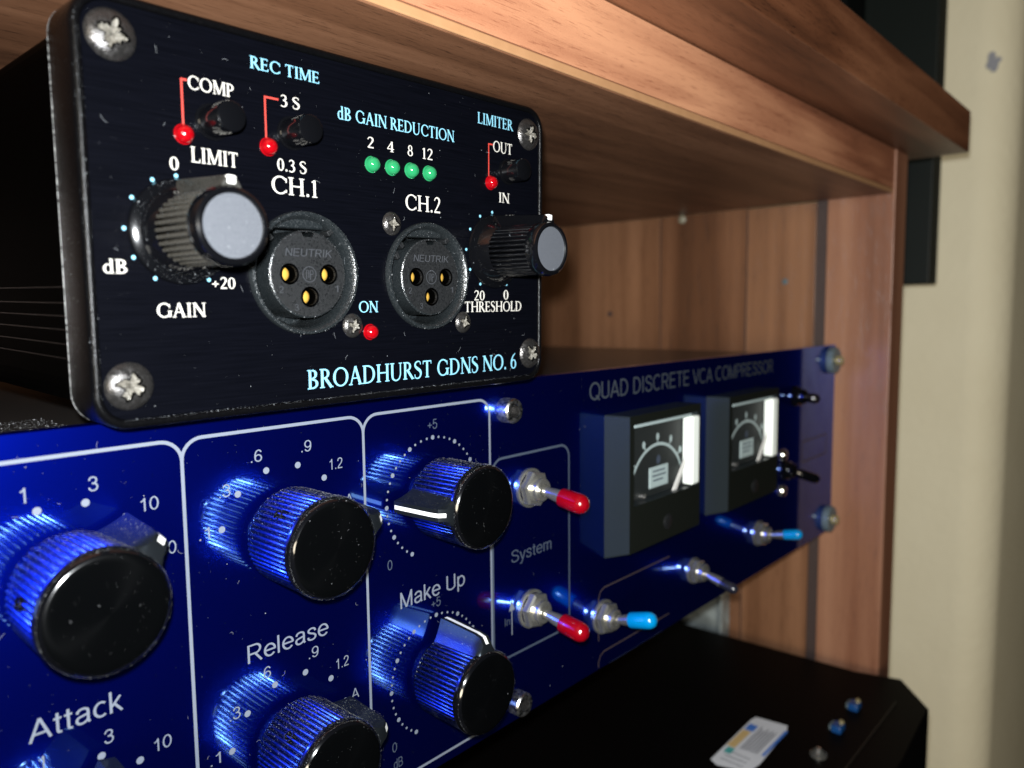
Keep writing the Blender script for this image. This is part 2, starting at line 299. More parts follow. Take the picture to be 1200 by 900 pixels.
# ---- a plain grotesque alphabet: strokes of one width, cap height 1
def _p(*pts, w=None): return ('p', pts)
def _l(*pts): return ('l', pts)
def _a(cx,cz,rx,rz,a0,a1): return ('a', (cx,cz,rx,rz,a0,a1))
SG = {
 'A': ([_l((.02,0),(.34,.97)),_l((.34,.97),(.66,0)),_l((.14,.31),(.54,.31))], .70),
 'C': ([_a(.40,.5,.34,.46,48,312)], .76), 'D': ([_l((.10,0),(.10,1)),_l((.10,.955),(.30,.955)),_l((.10,.045),(.30,.045)),_a(.30,.5,.34,.455,-90,90)], .74),
 'B': ([_l((.10,0),(.10,1)),_l((.10,.955),(.36,.955)),_l((.10,.52),(.38,.52)),_l((.10,.045),(.38,.045)),_a(.36,.74,.20,.215,-90,90),_a(.38,.28,.23,.238,-90,90)], .70),
 'E': ([_l((.10,0),(.10,1)),_l((.06,.955),(.60,.955)),_l((.06,.52),(.56,.52)),_l((.06,.045),(.62,.045))], .68),
 'I': ([_l((.12,0),(.12,1))], .26), 'M': ([_l((.09,0),(.09,1)),_l((.09,.98),(.40,.02)),_l((.40,.02),(.71,.98)),_l((.71,0),(.71,1))], .82),
 'N': ([_l((.09,0),(.09,1)),_l((.09,.98),(.60,.02)),_l((.60,0),(.60,1))], .70), 'O': ([_a(.41,.5,.36,.46,0,360)], .82),
 'P': ([_l((.10,0),(.10,1)),_l((.10,.955),(.38,.955)),_l((.10,.45),(.38,.45)),_a(.38,.702,.22,.252,-90,90)], .66),
 'Q': ([_a(.41,.5,.36,.46,0,360),_l((.50,.24),(.76,-.04))], .82),
 'R': ([_l((.10,0),(.10,1)),_l((.10,.955),(.40,.955)),_l((.10,.48),(.40,.48)),_a(.40,.718,.21,.238,-90,90),_l((.38,.48),(.66,0))], .72),
 'S': ([_p((.59,.72),(.52,.88),(.33,.955),(.14,.88),(.11,.72),(.22,.58),(.36,.53),(.53,.45),(.61,.28),(.53,.11),(.34,.045),(.15,.10),(.07,.30))], .68),
 'T': ([_l((.32,0),(.32,1)),_l((.02,.955),(.62,.955))], .64), 'U': ([_l((.10,.36),(.10,1)),_l((.60,.36),(.60,1)),_p((.10,.38),(.12,.16),(.35,.045),(.58,.16),(.60,.38))], .72),
 'V': ([_l((.03,1),(.33,.03)),_l((.33,.03),(.63,1))], .66),
 'a': ([_p((.09,.53),(.14,.65),(.28,.70),(.42,.64),(.45,.50),(.45,.14),(.50,.02)),_p((.45,.42),(.28,.38),(.12,.33),(.07,.20),(.13,.07),(.26,.04),(.40,.12),(.45,.24))], .56),
 'c': ([_a(.29,.365,.22,.325,50,310)], .51), 'e': ([_a(.29,.365,.23,.325,0,322),_l((.06,.375),(.54,.375))], .57),
 'k': ([_l((.08,0),(.08,1)),_l((.10,.28),(.42,.72)),_l((.20,.42),(.46,0))], .50), 'l': ([_l((.08,0),(.08,1))], .20),
 'm': ([_l((.08,0),(.08,.72)),_l((.39,0),(.39,.48)),_l((.70,0),(.70,.48)),_p((.08,.50),(.14,.64),(.27,.69),(.37,.63),(.39,.48)),_p((.39,.50),(.45,.64),(.58,.69),(.68,.63),(.70,.48))], .80),
 'n': ([_l((.08,0),(.08,.72)),_l((.44,0),(.44,.48)),_p((.08,.48),(.15,.64),(.28,.69),(.42,.62),(.44,.46))], .54),
 'p': ([_l((.08,-.28),(.08,.72)),_a(.29,.365,.22,.325,0,360)], .56), 'd': ([_l((.48,0),(.48,1)),_a(.28,.365,.22,.325,0,360)], .58),
 's': ([_p((.42,.52),(.38,.65),(.25,.70),(.11,.64),(.09,.52),(.20,.42),(.34,.35),(.43,.22),(.38,.08),(.25,.03),(.10,.08),(.06,.21))], .50),
 't': ([_l((.15,.14),(.15,.92)),_l((.02,.68),(.28,.68)),_p((.15,.20),(.17,.07),(.28,.045))], .31),
 'y': ([_l((.04,.72),(.25,.02)),_l((.46,.72),(.25,.02)),_p((.27,.08),(.20,-.14),(.13,-.24),(.03,-.24))], .50),
 '0': ([_a(.29,.5,.23,.46,0,360)], .58), '1': ([_l((.33,0),(.33,.98)),_p((.33,.95),(.24,.80),(.10,.73))], .56),
 '2': ([_p((.07,.70),(.12,.88),(.29,.955),(.46,.88),(.50,.70),(.40,.48),(.20,.27),(.08,.08)),_l((.05,.05),(.54,.05))], .58),
 '3': ([_p((.07,.74),(.14,.90),(.28,.955),(.44,.88),(.48,.72),(.40,.57),(.22,.53)),_p((.24,.53),(.42,.49),(.52,.30),(.44,.10),(.27,.045),(.12,.11),(.05,.27))], .58),
 '5': ([_l((.48,.95),(.14,.95)),_l((.15,.97),(.10,.48)),_p((.10,.50),(.20,.60),(.34,.61),(.49,.50),(.51,.30),(.42,.10),(.26,.045),(.12,.10),(.05,.25))], .58),
 '6': ([_a(.29,.31,.22,.265,0,360),_p((.50,.78),(.42,.92),(.29,.955),(.15,.84),(.08,.60),(.07,.32))], .58),
 '9': ([_a(.29,.66,.22,.285,0,360),_p((.51,.68),(.50,.38),(.42,.13),(.28,.045),(.14,.10),(.08,.22))], .58),
 'K': ([_l((.10,0),(.10,1)),_l((.12,.38),(.60,1)),_l((.28,.55),(.64,0))], .68),
 '.': ([_l((.13,0),(.13,.115))], .27), '+': ([_l((.05,.42),(.55,.42)),_l((.30,.17),(.30,.67))], .60), ' ': ([], .28)}
def sans(txt, x0, z0, x1, z1, y, mat, parent, slant=0.0, bold=0.0, name='printed_label', thick=0.0, pen=.095):
    """lettering fitted to the box x0..x1, z0..z1 (z1 = cap height)"""
    pen += bold; S = []; x = 0
    for ch in txt:
        st, adv = SG[ch]
        for kind, a in st:
            if kind == 'a':
                cx, cz, rx, rz, a0, a1 = a; P = [(cx+x+rx*cos(radians(a0+(a1-a0)*i/24)), cz+rz*sin(radians(a0+(a1-a0)*i/24))) for i in range(25)]
                S.append((P, a1-a0 == 360))
            elif kind == 'l': S.append(([(px+x, pz) for px,pz in a], False))
            else:
                V = [Vector(p) for p in a]; Q = []
                for i in range(len(V)-1):
                    p0,p1,p2,p3 = V[max(i-1,0)],V[i],V[i+1],V[min(i+2,len(V)-1)]
                    for k in range(5):
                        t = k/5; Q.append(.5*((2*p1)+(p2-p0)*t+(2*p0-5*p1+4*p2-p3)*t*t+(3*p1-p0-3*p2+p3)*t**3))
                Q.append(V[-1]); S.append(([(q[0]+x, q[1]) for q in Q], False))
        x += adv+.035
    tmp = MB()
    for i,(P, cl) in enumerate(S):
        if cl: P = P[:-1]
        strip_poly(P, pen, -.0011*(i%9), tmp, closed=cl)
    xs = [v[0] for v in tmp.v]; a, b = min(xs), max(xs)
    f = lambda v: (x0+(v[0]-a)/(b-a)*(x1-x0)+slant*v[2]*(z1-z0), y+v[1]-thick, z0+v[2]*(z1-z0))
    tmp.v = [f(v) for v in tmp.v]
    return tmp.build(name, mat, parent)

# ---- an old-style serif alphabet drawn with a broad pen
T_, t_, s_ = .155, .075, .055
def _bar(x0,z0,x1,z1,w): 
    d = Vector((x1-x0, z1-z0)).normalized(); n = Vector((-d[1], d[0]))*w/2
    return [(x0+n[0],z0+n[1]),(x0-n[0],z0-n[1]),(x1-n[0],z1-n[1]),(x1+n[0],z1+n[1])]
def _q(P): return [P]
def _serif(x, z, h=.15): return [(x-h,z-s_/2),(x+h,z-s_/2),(x+h,z+s_/2),(x-h,z+s_/2)]
def _stem(x, z0=0, z1=1, w=T_, h=.15): return [_bar(x,z0,x,z1,w), _serif(x,z0+s_/2,h), _serif(x,z1-s_/2,h)]
def _arc(cx,cz,rx,ry,a0,a1,thick=T_,thin=t_,n=22):
    out = []; pr = None
    for i in range(n+1):
        a = radians(a0+(a1-a0)*i/n); w = thin+(thick-thin)*abs(cos(a))**1.4
        o = (cx+rx*cos(a), cz+ry*sin(a)); q = (cx+(rx-w)*cos(a), cz+(ry-min(w, thin*1.15))*sin(a))
        if pr: out.append([pr[1], pr[0], o, q])
        pr = (o, q)
    return out
def _pen(pts, n=6):
    """smooth stroke through (x, z, width)"""
    P = [Vector(p) for p in pts]; Q = []
    for i in range(len(P)-1):
        p0, p1, p2, p3 = P[max(i-1,0)], P[i], P[i+1], P[min(i+2,len(P)-1)]
        for k in range(n):
            t = k/n; Q.append(.5*((2*p1)+(p2-p0)*t+(2*p0-5*p1+4*p2-p3)*t*t+(3*p1-p0-3*p2+p3)*t**3))
    Q.append(P[-1]); out = []; pr = None
    for i,p in enumerate(Q):
        d = (Q[min(i+1,len(Q)-1)]-Q[max(i-1,0)]); d = Vector((d[0],d[1])).normalized(); w = p[2]/2
        a = (p[0]-d[1]*w, p[1]+d[0]*w); b = (p[0]+d[1]*w, p[1]-d[0]*w)
        if pr: out.append([pr[0], pr[1], b, a])
        pr = (a, b)
    return out
G = {
 'A': (_q(_bar(.10,0,.41,1,t_))+_q(_bar(.41,1,.74,0,T_))+_q(_bar(.22,.36,.62,.36,.06))+_q(_serif(.10,s_/2,.12))+_q(_serif(.74,s_/2,.14)), .86),
 'B': (_stem(.15)+_arc(.28,.755,.30,.245,-90,90)+_arc(.28,.26,.36,.26,-90,90)+_q(_bar(.15,.965,.30,.965,.07))+_q(_bar(.15,.515,.30,.515,.07))+_q(_bar(.15,.035,.30,.035,.07)), .70),
 'C': (_arc(.52,.5,.47,.51,42,318)+_q(_bar(.86,.66,.86,.90,.06))+_q(_bar(.86,.10,.86,.26,.05)), .93),
 'D': (_stem(.15)+_arc(.32,.5,.53,.5,-90,90)+_q(_bar(.15,.965,.34,.965,.07))+_q(_bar(.15,.035,.34,.035,.07)), .90),
 'E': (_stem(.15)+_q(_bar(.15,.965,.58,.965,.07))+_q(_bar(.15,.51,.50,.51,.07))+_q(_bar(.15,.035,.62,.035,.07))+_q(_bar(.565,.82,.565,.99,.06))+_q(_bar(.495,.40,.495,.62,.05))+_q(_bar(.60,.01,.62,.22,.06)), .68),
 'G': (_arc(.52,.5,.47,.51,42,340)+_q(_bar(.86,.66,.86,.90,.06))+_q(_bar(.88,.04,.88,.42,T_))+_q(_serif(.88,.43,.15)), 1.02),
 'H': (_stem(.16)+_stem(.78)+_q(_bar(.16,.51,.78,.51,.07)), .94),
 'I': (_stem(.18), .36),
 'L': (_stem(.15)+_q(_bar(.15,.035,.60,.035,.07))+_q(_bar(.585,.01,.61,.25,.06)), .64),
 'M': (_stem(.14,w=t_,h=.13)+_stem(.93,w=T_,h=.14)+_q(_bar(.17,1,.52,.05,T_))+_q(_bar(.52,.05,.88,1,t_)), 1.08),
 'N': (_stem(.14,w=t_,h=.13)+_stem(.79,w=t_,h=.13)+_q(_bar(.14,.99,.78,.02,T_)), .92),
 'O': (_arc(.50,.5,.49,.515,0,360,n=40), 1.0),
 'P': (_stem(.15)+_arc(.28,.72,.34,.28,-90,90)+_q(_bar(.15,.965,.30,.965,.07))+_q(_bar(.15,.475,.30,.475,.06)), .66),
 'R': (_stem(.15)+_arc(.28,.74,.32,.26,-90,90)+_q(_bar(.15,.965,.30,.965,.07))+_q(_bar(.15,.51,.30,.51,.06))+_q(_bar(.33,.52,.72,.0,T_))+_q(_serif(.74,s_/2,.10)), .78),
 'S': (_pen([(.50,.80,.05),(.46,.95,.06),(.30,.99,.07),(.12,.90,.10),(.10,.72,.13),(.28,.56,.17),(.47,.42,.17),(.52,.24,.13),(.42,.05,.09),(.24,.0,.07),(.10,.06,.06),(.06,.24,.05)]), .62),
 'T': (_stem(.36,h=.15)+_q(_bar(.03,.965,.69,.965,.07))+_q(_bar(.05,.80,.05,.99,.05))+_q(_bar(.67,.80,.67,.99,.05)), .74),
 'U': (_q(_bar(.16,.32,.16,1,T_))+_q(_serif(.16,1-s_/2,.15))+_q(_bar(.76,.32,.76,1,t_))+_q(_serif(.76,1-s_/2,.12))+_pen([(.16,.34,T_),(.20,.12,.12),(.42,.0,.08),(.66,.10,.08),(.76,.34,t_)]), .92),
 'd': (_q(_bar(.48,0,.48,1.02,.13))+_q(_serif(.52,s_/2,.10))+_q(_bar(.36,1.0,.48,1.0,.05))+_arc(.30,.33,.27,.34,50,310,.14,.07), .64),
 '0': (_arc(.30,.5,.28,.51,0,360,n=36), .60),
 '1': (_q(_bar(.24,0,.24,1,.13))+_q(_serif(.24,s_/2,.15))+_q(_bar(.08,.86,.24,.97,.06)), .46),
 '2': (_pen([(.07,.78,.06),(.14,.93,.07),(.28,.99,.09),(.43,.90,.13),(.45,.70,.13),(.30,.40,.09),(.08,.06,.07)])+_q(_bar(.05,.05,.52,.05,.11)), .56),
 '3': (_pen([(.08,.84,.06),(.18,.96,.07),(.32,.97,.09),(.44,.82,.12),(.38,.62,.10),(.22,.54,.06)])+_pen([(.22,.54,.06),(.40,.48,.10),(.49,.28,.14),(.38,.06,.10),(.20,.0,.08),(.06,.08,.09)]), .56),
 '4': (_q(_bar(.40,0,.40,1,.13))+_q(_bar(.04,.28,.56,.28,.08))+_q(_bar(.06,.29,.40,.97,.06))+_q(_serif(.40,s_/2,.13)), .60),
 '6': (_arc(.30,.30,.27,.31,0,360,.13,.07,30)+_pen([(.47,1.0,.05),(.25,.82,.09),(.10,.52,.12),(.085,.28,.12)]), .60),
 '8': (_arc(.29,.73,.21,.27,0,360,.11,.07,26)+_arc(.29,.26,.27,.28,0,360,.13,.07,28), .58),
 '.': (_q([(.06,0),(.20,0),(.20,.15),(.06,.15)]), .26),
 '+': (_q(_bar(.05,.42,.55,.42,.09))+_q(_bar(.30,.17,.30,.67,.09)), .60),
 ' ': ([], .30)}
def serif(txt, x0, z0, x1, z1, y, mat, parent, name='printed_label', weight=1.0):
    polys = []; x = 0
    for ch in txt:
        g, adv = G[ch]; polys += [[(px+x, pz) for px,pz in p] for p in g]; x += adv+.045
    xs = [p[0] for P in polys for p in P]; a, b = min(xs), max(xs)
    mb = MB()
    for i,P in enumerate(polys):
        yy = y-.0012*(i%9)
        mb.add([(x0+(px-a)/(b-a)*(x1-x0), yy, z0+pz*(z1-z0)) for px,pz in P], [list(range(len(P)))])
    return mb.build(name, mat, parent)

def dust_mesh(points, smin, smax, rnd, fibres=0):
    mb = MB()
    for p,nrm in points:
        s = rnd.uniform(smin, smax)*(1+2*(rnd.random() < .06)); n = Vector(nrm).normalized()
        t = n.orthogonal().normalized(); t.rotate(Matrix.Rotation(rnd.uniform(0, 6.28), 3, n)); b = n.cross(t)
        p = Vector(p)+n*s*.25
        mb.add([p+t*s, p+b*s*rnd.uniform(.4,1), p-t*s*rnd.uniform(.3,1), p-b*s*.5, p+n*s*.5], [(0,1,4),(1,2,4),(2,3,4),(3,0,4)])
    return mb
rnd = random.Random(3)

# ================================================================== THE SETTING
# cream wall whose rounded corner turns away into the dark
mb = MB(); r = 26; P = [(250, 900), (250, -2)]
for i in range(1, 13):
    a = radians(90*i/12); P.append((250+r-r*cos(a), -2-r*sin(a)))
P += [(700, -28), (700, 900)]
mb.prismz(P, -900, 900)
for i in range(len(mb.sm)): mb.sm[i] = 2 <= i <= 15
w = mb.build('wall', 'cream'); tag(w, kind='structure')
mb = MB(); q = random.Random(5)
for i in range(9):
    cz, cy = 182+q.uniform(-4,4), -13.5+q.uniform(-3,3); s = q.uniform(1.2,2.6)
    mb.add([(249.7-.02*i, cy+s*cos(a), cz+s*1.4*sin(a)) for a in [j*pi/3 for j in range(6)]], [list(range(6))])
o = mb.build('smudge', plain('blue_grey_stain', (.34, .35, .40), .7), w)

# ------------------------------------------------------------------ walnut cabinet
cab = empty('cabinet', (-200, 120, -300))
tag(cab, 'walnut laminate cabinet whose shelf and overhanging top board cover the audio units', 'cabinet')
def cpart(name, a, b, mat, bev=.4, parent=None):
    mb = MB(); mb.box(a, b); o = mb.build(name, mat); bevel(o, bev, 2)
    o.parent = cab; o.matrix_parent_inverse = Matrix.Translation(-cab.location); return o
cpart('top_board', (-700, -42, 88.3), (46.5, 290, 107), 'wood_top', .5)
sh = cpart('shelf_board', (-700, -18.7, 68.4), (11.9, 270, 87.9), 'wood_x', .3)
mb = MB(); mb.box((-700, -19.5, 70.6), (11.9, -18.72, 87.9)); fp = mb.build('front_facing', 'wood_front', sh)
mb = MB(); mb.box((-700, -19.4, 68.5), (11.9, -18.72, 70.5)); fp = mb.build('edge_band', 'band', sh); bevel(fp, .35, 3)
# right upright, in three widths of laminate with a recessed strip between
cpart('side_panel', (12.0, -20.3, -420), (30, 9.8, 88.2), 'wood_pink', .5)
cpart('side_strip', (13.2, 9.85, -420), (30, 14.9, 88.2), 'strip', .1)
cpart('side_panel', (12.0, 14.95, -420), (30, 50.0, 67.9), 'wood_z2', .1)
cpart('side_panel', (12.0, 50.05, -420), (30, 101, 68.3), 'wood_z', .1)
cpart('side_panel', (12.0, 101.05, -420), (30, 270, 68.3), 'wood_z2', .1)
for yy in (49.7, 100.7): cpart('seam', (11.85, yy, -420), (12.1, yy+.7, 67.8), 'seam', .05)
cpart('back_panel', (-700, 270.2, -420), (30, 276, 88.2), 'wood_z', .3)
mb = MB(); mb.lathe([(2.2,-.0),(2.2,-.8),(1.7,-1.3),(0.6,-1.5)], 24, axis=Matrix.Rotation(radians(-90),3,'Z'))
o = mb.build('fitting_cap', 'nail', cab); o.matrix_parent_inverse = Matrix.Translation(-cab.location); o.location = Vector((12.0, 87.5, 66.0))*MM
mb = MB(); mb.lathe([(1.5,-.0),(1.5,-.25),(.8,-.4)], 18, axis=Matrix.Rotation(radians(-90),3,'Z'))
for (yy,zz,mt) in ((29.7,30.4,'washer'),(135.2,14.9,'brown_ink')):
    o = mb.build('plug', mt, cab); o.matrix_parent_inverse = Matrix.Translation(-cab.location); o.location = Vector((12.0, yy, zz))*MM

# dark board hanging behind the cabinet
hb = empty('wall_board', (270, 60, 33))
tag(hb, 'dark greenish black board standing out behind the cabinet against the cream wall', 'board')
mb = MB(); mb.box((150,-2.8,31), (168, 40, 330)); o = mb.build('board_body', 'hang'); o.parent = hb; o.matrix_parent_inverse = Matrix.Translation(-hb.location); bevel(o, 1, 2)
mb = MB(); mb.box((120, 40.2, 150), (168, 200, 330)); o = mb.build('board_frame', 'hangside'); o.parent = hb; o.matrix_parent_inverse = Matrix.Translation(-hb.location)
hb.location = hb.location

# ================================================================== BLUE RACK COMPRESSOR
RK = empty('rack_compressor', (0, 0, -88.1))
tag(RK, 'royal blue two-unit rack compressor with black fluted knobs, toggle switches and two meters', 'audio compressor')
inv = Matrix.Translation(-RK.location)
def rp(o):
    """make a part (built in scene coordinates) a child of the rack unit"""
    o.parent = RK; o.matrix_parent_inverse = inv; return o
H = 88.1
mb = MB(); mb.prism(rrect(-482.6, -H, 0, 0, .6, 3), 0, 3.0); fpanel = rp(mb.build('front_panel', 'blue')); bevel(fpanel, .15, 2)
mb = MB(); mb.box((-460, 3.05, -86), (-22, 235, -3.2)); lid = rp(mb.build('chassis', 'lid')); bevel(lid, .8, 2)
mb = MB(); q = random.Random(11); pts = [((q.uniform(-335,-318), q.uniform(3.2,42), -3.2), (0,0,1)) for _ in range(1500)]
o = dust_mesh(pts, .03, .11, q).build('dust', 'dust', lid); o['kind'] = 'stuff'; o.matrix_parent_inverse = Matrix()

# printed frames
Y = -.02
def frame(x0, z0, x1, z1, r=3.6, w=.60, y=Y, mat='blue_ink'):
    mb = MB(); strip_poly(rrect(x0, z0, x1, z1, r, 8), w, y, mb, closed=True); return rp(mb.build('printed_frame', mat))
for i,(a,b) in enumerate(((-347.2,-309.87),(-309.87,-272.5),(-272.5,-235.2))):
    frame(a, -85.6, b, -4.05, y=Y-.004*i)
frame(-234.6, -70.4, -204.1, -19.1, y=Y-.02, w=.6, mat='dim_ink')
mb = MB()
for (z0,z1) in ((-79.5,-64.0),(-98,-83.4)):
    strip_poly([(-190.2,z0 if z0>-88 else -87.5),(-190.2,z1-2.6),(-189.3,z1-.8),(-187.4,z1),(-150,z1)], .4, Y, mb)
rp(mb.build('printed_frame', 'brown_ink'))
mb = MB(); strip_poly(rrect(-38, -50, -9, -41, .8, 3), .7, Y, mb, closed=True); rp(mb.build('printed_badge', 'brown_ink'))

# scale dots
def dots(name, cx, cz, items, mat='blue_ink'):
    mb = MB()
    for (ang, rad, s) in items:
        x, z = cx+rad*sin(radians(ang)), cz+rad*cos(radians(ang))
        mb.add([(x+s*cos(a), Y, z+s*sin(a)) for a in [2*pi*k/14 for k in range(14)]], [list(range(14))])
    return rp(mb.build(name, mat))
COLS = {'att': -328.35, 'rel': -291.2, 'mk': -253.55}; ROWS = (-24.0, -64.8)
for cz in ROWS:
    for c in ('att', 'rel'):
        dots('scale_dots', COLS[c], cz, [(a, 12.65, .62) for a in (-75.5,-45.3,-15,15.2,45.8,77)])
    dots('scale_dots', COLS['mk'], cz-.35, [(-150+7.5*k, 13.4, .50 if k % 4 == 0 else .27) for k in range(41)])

def txt(s, cx, z0, h, wd, **k): return rp(sans(s, cx-wd/2, z0, cx+wd/2, z0+h, Y-.01, k.pop('mat', 'blue_ink'), None, **k))
for cz in ROWS:
    d = cz+24.0
    A = COLS['att']
    txt('.1', A-15.6, -21.8+d, 2.1, 1.9); txt('.3', A-11.8, -13.6+d, 2.2, 2.0)
    txt('1', -333.3, -10.3+d, 2.3, .75); txt('3', -323.8, -10.2+d, 2.3, 1.45); txt('10', -315.5, -14.9+d, 2.2, 2.9); txt('30', -313.0, -22.9+d, 2.2, 2.9)
    R_ = COLS['rel']
    txt('.1', R_-15.4, -21.9+d, 2.1, 1.9); txt('.3', -302.6, -15.2+d, 2.25, 2.1)
    txt('.6', -296.3, -9.9+d, 2.2, 2.2); txt('.9', -285.9, -9.5+d, 2.2, 2.2); txt('1.2', -279.3, -13.9+d, 2.15, 3.0); txt('A', -276.4, -21.6+d, 2.2, 1.9)
    K_ = COLS['mk']
    txt('0', -266.5, -37.9+d, 2.2, 1.3, mat='dim_ink'); txt('+5', K_, -9.1+d, 2.2, 2.8, mat='dim_ink'); txt('+15', -239.0, -37.9+d, 2.2, 3.6, mat='dim_ink')
txt('dB', -265.6, -82.6, 2.2, 2.5, mat='dim_ink')
txt('Attack', -328.1, -46.3, 3.5, 13.4); txt('Release', -291.0, -46.7, 3.4, 17.4); txt('Make Up', -254.1, -47.3, 3.6, 19.6)
txt('System', -219.9, -46.4, 3.2, 16.0, mat='dim_ink'); txt('In', -229.6, -62.0, 2.0, 1.9, mat='dim_ink')
txt('QUAD DISCRETE VCA COMPRESSOR', -132.6, -8.3, 5.0, 124.0, mat='title_ink', bold=.012)
mb = MB(); mb.add([(-227.9-.18,Y,-65),(-227.9+.18,Y,-65),(-227.9+.18,Y,-58.4),(-227.9-.18,Y,-58.4)], [(0,1,2,3)])
mb.add([(-229.0,Y-.002,-58.6),(-226.8,Y-.002,-58.6),(-227.9,Y-.002,-55.9)], [(0,1,2)]); rp(mb.build('printed_arrow', 'blue_ink'))

# ---- fluted knobs
NF = 54
def fl(a, k, n=NF, amp=.055): return 1-amp*(1-abs(sin(n/2*a)))**1.3
kb = MB()
kb.lathe([(7.2,0),(7.4,-.7),(7.0,-1.3),(6.6,-1.6)], 64, cap=False)
kb.lathe([(6.6,-1.5),(8.5,-1.7),(8.75,-2.1),(8.85,-14.3)], NF*6, rfun=lambda a,k: fl(a,k) if k >= 1 else 1, cap=False, smooth=True)
kb.lathe([(8.5,-14.25),(8.95,-14.35),(9.02,-14.7),(8.98,-15.2),(8.75,-15.8),(8.25,-16.25)], 96, cap=False, mi=1)
kn_ = kb.build('knob', ['knob', 'abs'], None)
fc = MB(); fc.lathe([(8.25,-16.25),(7.9,-16.42),(7.0,-16.5),(5.5,-16.62),(3.5,-16.72),(1.6,-16.78),(.3,-16.8)], 96); face = fc.build('knob_face', 'knobface', kn_)
def fin_mesh():
    mb = MB(); S = [(-1.9,7.9,13.0),(-3,7.9,13.0),(-12.5,7.9,12.3),(-14.3,7.9,11.9),(-15.3,7.9,10.6),(-15.6,7.9,9.0)]
    vs = []; prof = 7
    for (y, rb, rt_) in S:
        for (w, f) in ((-3.4,0),(-2.35,.32),(-1.65,.68),(-1.25,1),(1.25,1),(1.65,.68),(2.35,.32),(3.4,0)):
            rr = rb+(rt_-rb)*f; vs.append((w, y, rr if f else math.sqrt(max(rb*rb-w*w*.6, 1))))
    n = 8; fs = [list(range(n))]
    for i in range(len(S)-1):
        for j in range(n-1): fs.append((i*n+j, i*n+j+1, (i+1)*n+j+1, (i+1)*n+j))
    fs.append([ (len(S)-1)*n+j for j in range(n)][::-1])
    mb.add(vs, fs, 0, True); return mb
fin = fin_mesh().build('pointer', plain('pointer_fin_metal', (.05, .06, .07), .25, .9), kn_)
mb = MB()
L1 = [(-2.2,13.06),(-3,13.06),(-12.5,12.36),(-14.32,11.96),(-15.32,10.64)]
for i in range(len(L1)-1):
    (y0,r0_),(y1,r1_) = L1[i], L1[i+1]; w = .42
    mb.add([(-w,y0,r0_),(w,y0,r0_),(w,y1,r1_),(-w,y1,r1_)], [(0,1,2,3)])
full_line = mb.build('pointer_line', 'white', None); tipmb = MB()
for i in (3,):
    (y0,r0_),(y1,r1_) = (-13.2,12.22), (-14.32,11.98); w = .62
    tipmb.add([(-w,y0,r0_),(w,y0,r0_),(w,y1,r1_),(-w,y1,r1_)], [(0,1,2,3)])
    tipmb.add([(-w,y1,r1_),(w,y1,r1_),(w,-15.0,11.1),(-w,-15.0,11.1)], [(0,1,2,3)])
tip_line = tipmb.build('pointer_line', 'white', None)
sm_ = MB(); ax = Matrix.Rotation(radians(-90), 3, 'X')    # spun round z after rotation
sm_.lathe([(1.0,8.55),(1.0,8.88),(.86,8.9),(.84,8.0),(.2,8.1)], 20, axis=Matrix.Rotation(radians(90), 3, 'X'), mis=[0,0,0,1,1])
set_screw = sm_.build('set_screw', ['abs', 'scar'], None)
def knob_dust(seed, fin_ang, n):
    q = random.Random(seed); pts = []
    while len(pts) < n:
        a = q.gauss(.15, .75)
        if cos(a) < .05 or q.random() > cos(a)**.7+.1: continue
        y = q.uniform(-15.6, -2.2); r = 8.9 if y > -13 else 9.02-(.05*max(0, -y-15))
        pts.append(((r*sin(a), y, r*cos(a)), (sin(a), 0, cos(a))))
    k = 0
    while k < n//5:                       # on the pointer's flank
        f = q.random(); y = q.uniform(-14,-3); w = (-3.0+1.6*f)*(1 if q.random() < .75 else -1); rr = 8.1+4.4*f
        p = Vector((w, y, rr)); nn = Vector((math.copysign(.8, w), 0, .5))
        Rm = Matrix.Rotation(fin_ang, 3, 'Y'); p = Rm @ p; nn = Rm @ nn
        if nn.z > .1 and p.z > 0: pts.append((tuple(p), tuple(nn)))
        k += 1
    for _ in range(n//30):                # a little on the face
        a = q.uniform(0, 2*pi); r = 8.6*math.sqrt(q.random()); pts.append(((r*sin(a), -16.75 if r < 6 else -16.45, r*cos(a)), (0,-1,0)))
    for _ in range(n//4):                 # round the rim
        a = q.uniform(0, 2*pi); pts.append(((8.8*sin(a), -15.7+q.uniform(-.3,.3), 8.8*cos(a)), (sin(a),-.7,cos(a))))
    return dust_mesh(pts, .014, .042, q)
def place_knob(cx, cz, ang, line, nd, seed, screws):
    k = kn_.copy(); C.objects.link(k); k.location = Vector((cx, -.01, cz))*MM; k.parent = RK; k.matrix_parent_inverse = inv
    f = face.copy(); C.objects.link(f); f.parent = k
    p = fin.copy(); C.objects.link(p); p.parent = k; p.rotation_euler = (0, radians(ang), 0)
    l = line.copy(); C.objects.link(l); l.parent = k; l.rotation_euler = (0, radians(ang), 0)
    for sa, sy in screws:
        s = set_screw.copy(); C.objects.link(s); s.parent = k; s.rotation_euler = (0, radians(sa), 0); s.location = (0, sy*MM, 0)
    d = knob_dust(seed, radians(ang), nd).build('dust', 'dust', k); d['kind'] = 'stuff'
    return k
place_knob(COLS['att'], ROWS[0], 45.7, tip_line, 3000, 21, ((-78,-8),))
place_knob(COLS['att'], ROWS[1], 15, tip_line, 300, 22, ((-78,-8),))
place_knob(COLS['rel'], ROWS[0], 75.5, tip_line, 3600, 23, ((-46,-8.5),))
place_knob(COLS['rel'], ROWS[1], 75, tip_line, 3600, 24, ((-42,-8.5),))
place_knob(COLS['mk'], ROWS[0]-.25, -88, full_line, 3600, 25, ())
place_knob(COLS['mk'], ROWS[1]-.25, 4, full_line, 1600, 26, ())
for o in (kn_, face, fin, full_line, tip_line, set_screw): bpy.data.objects.remove(o)

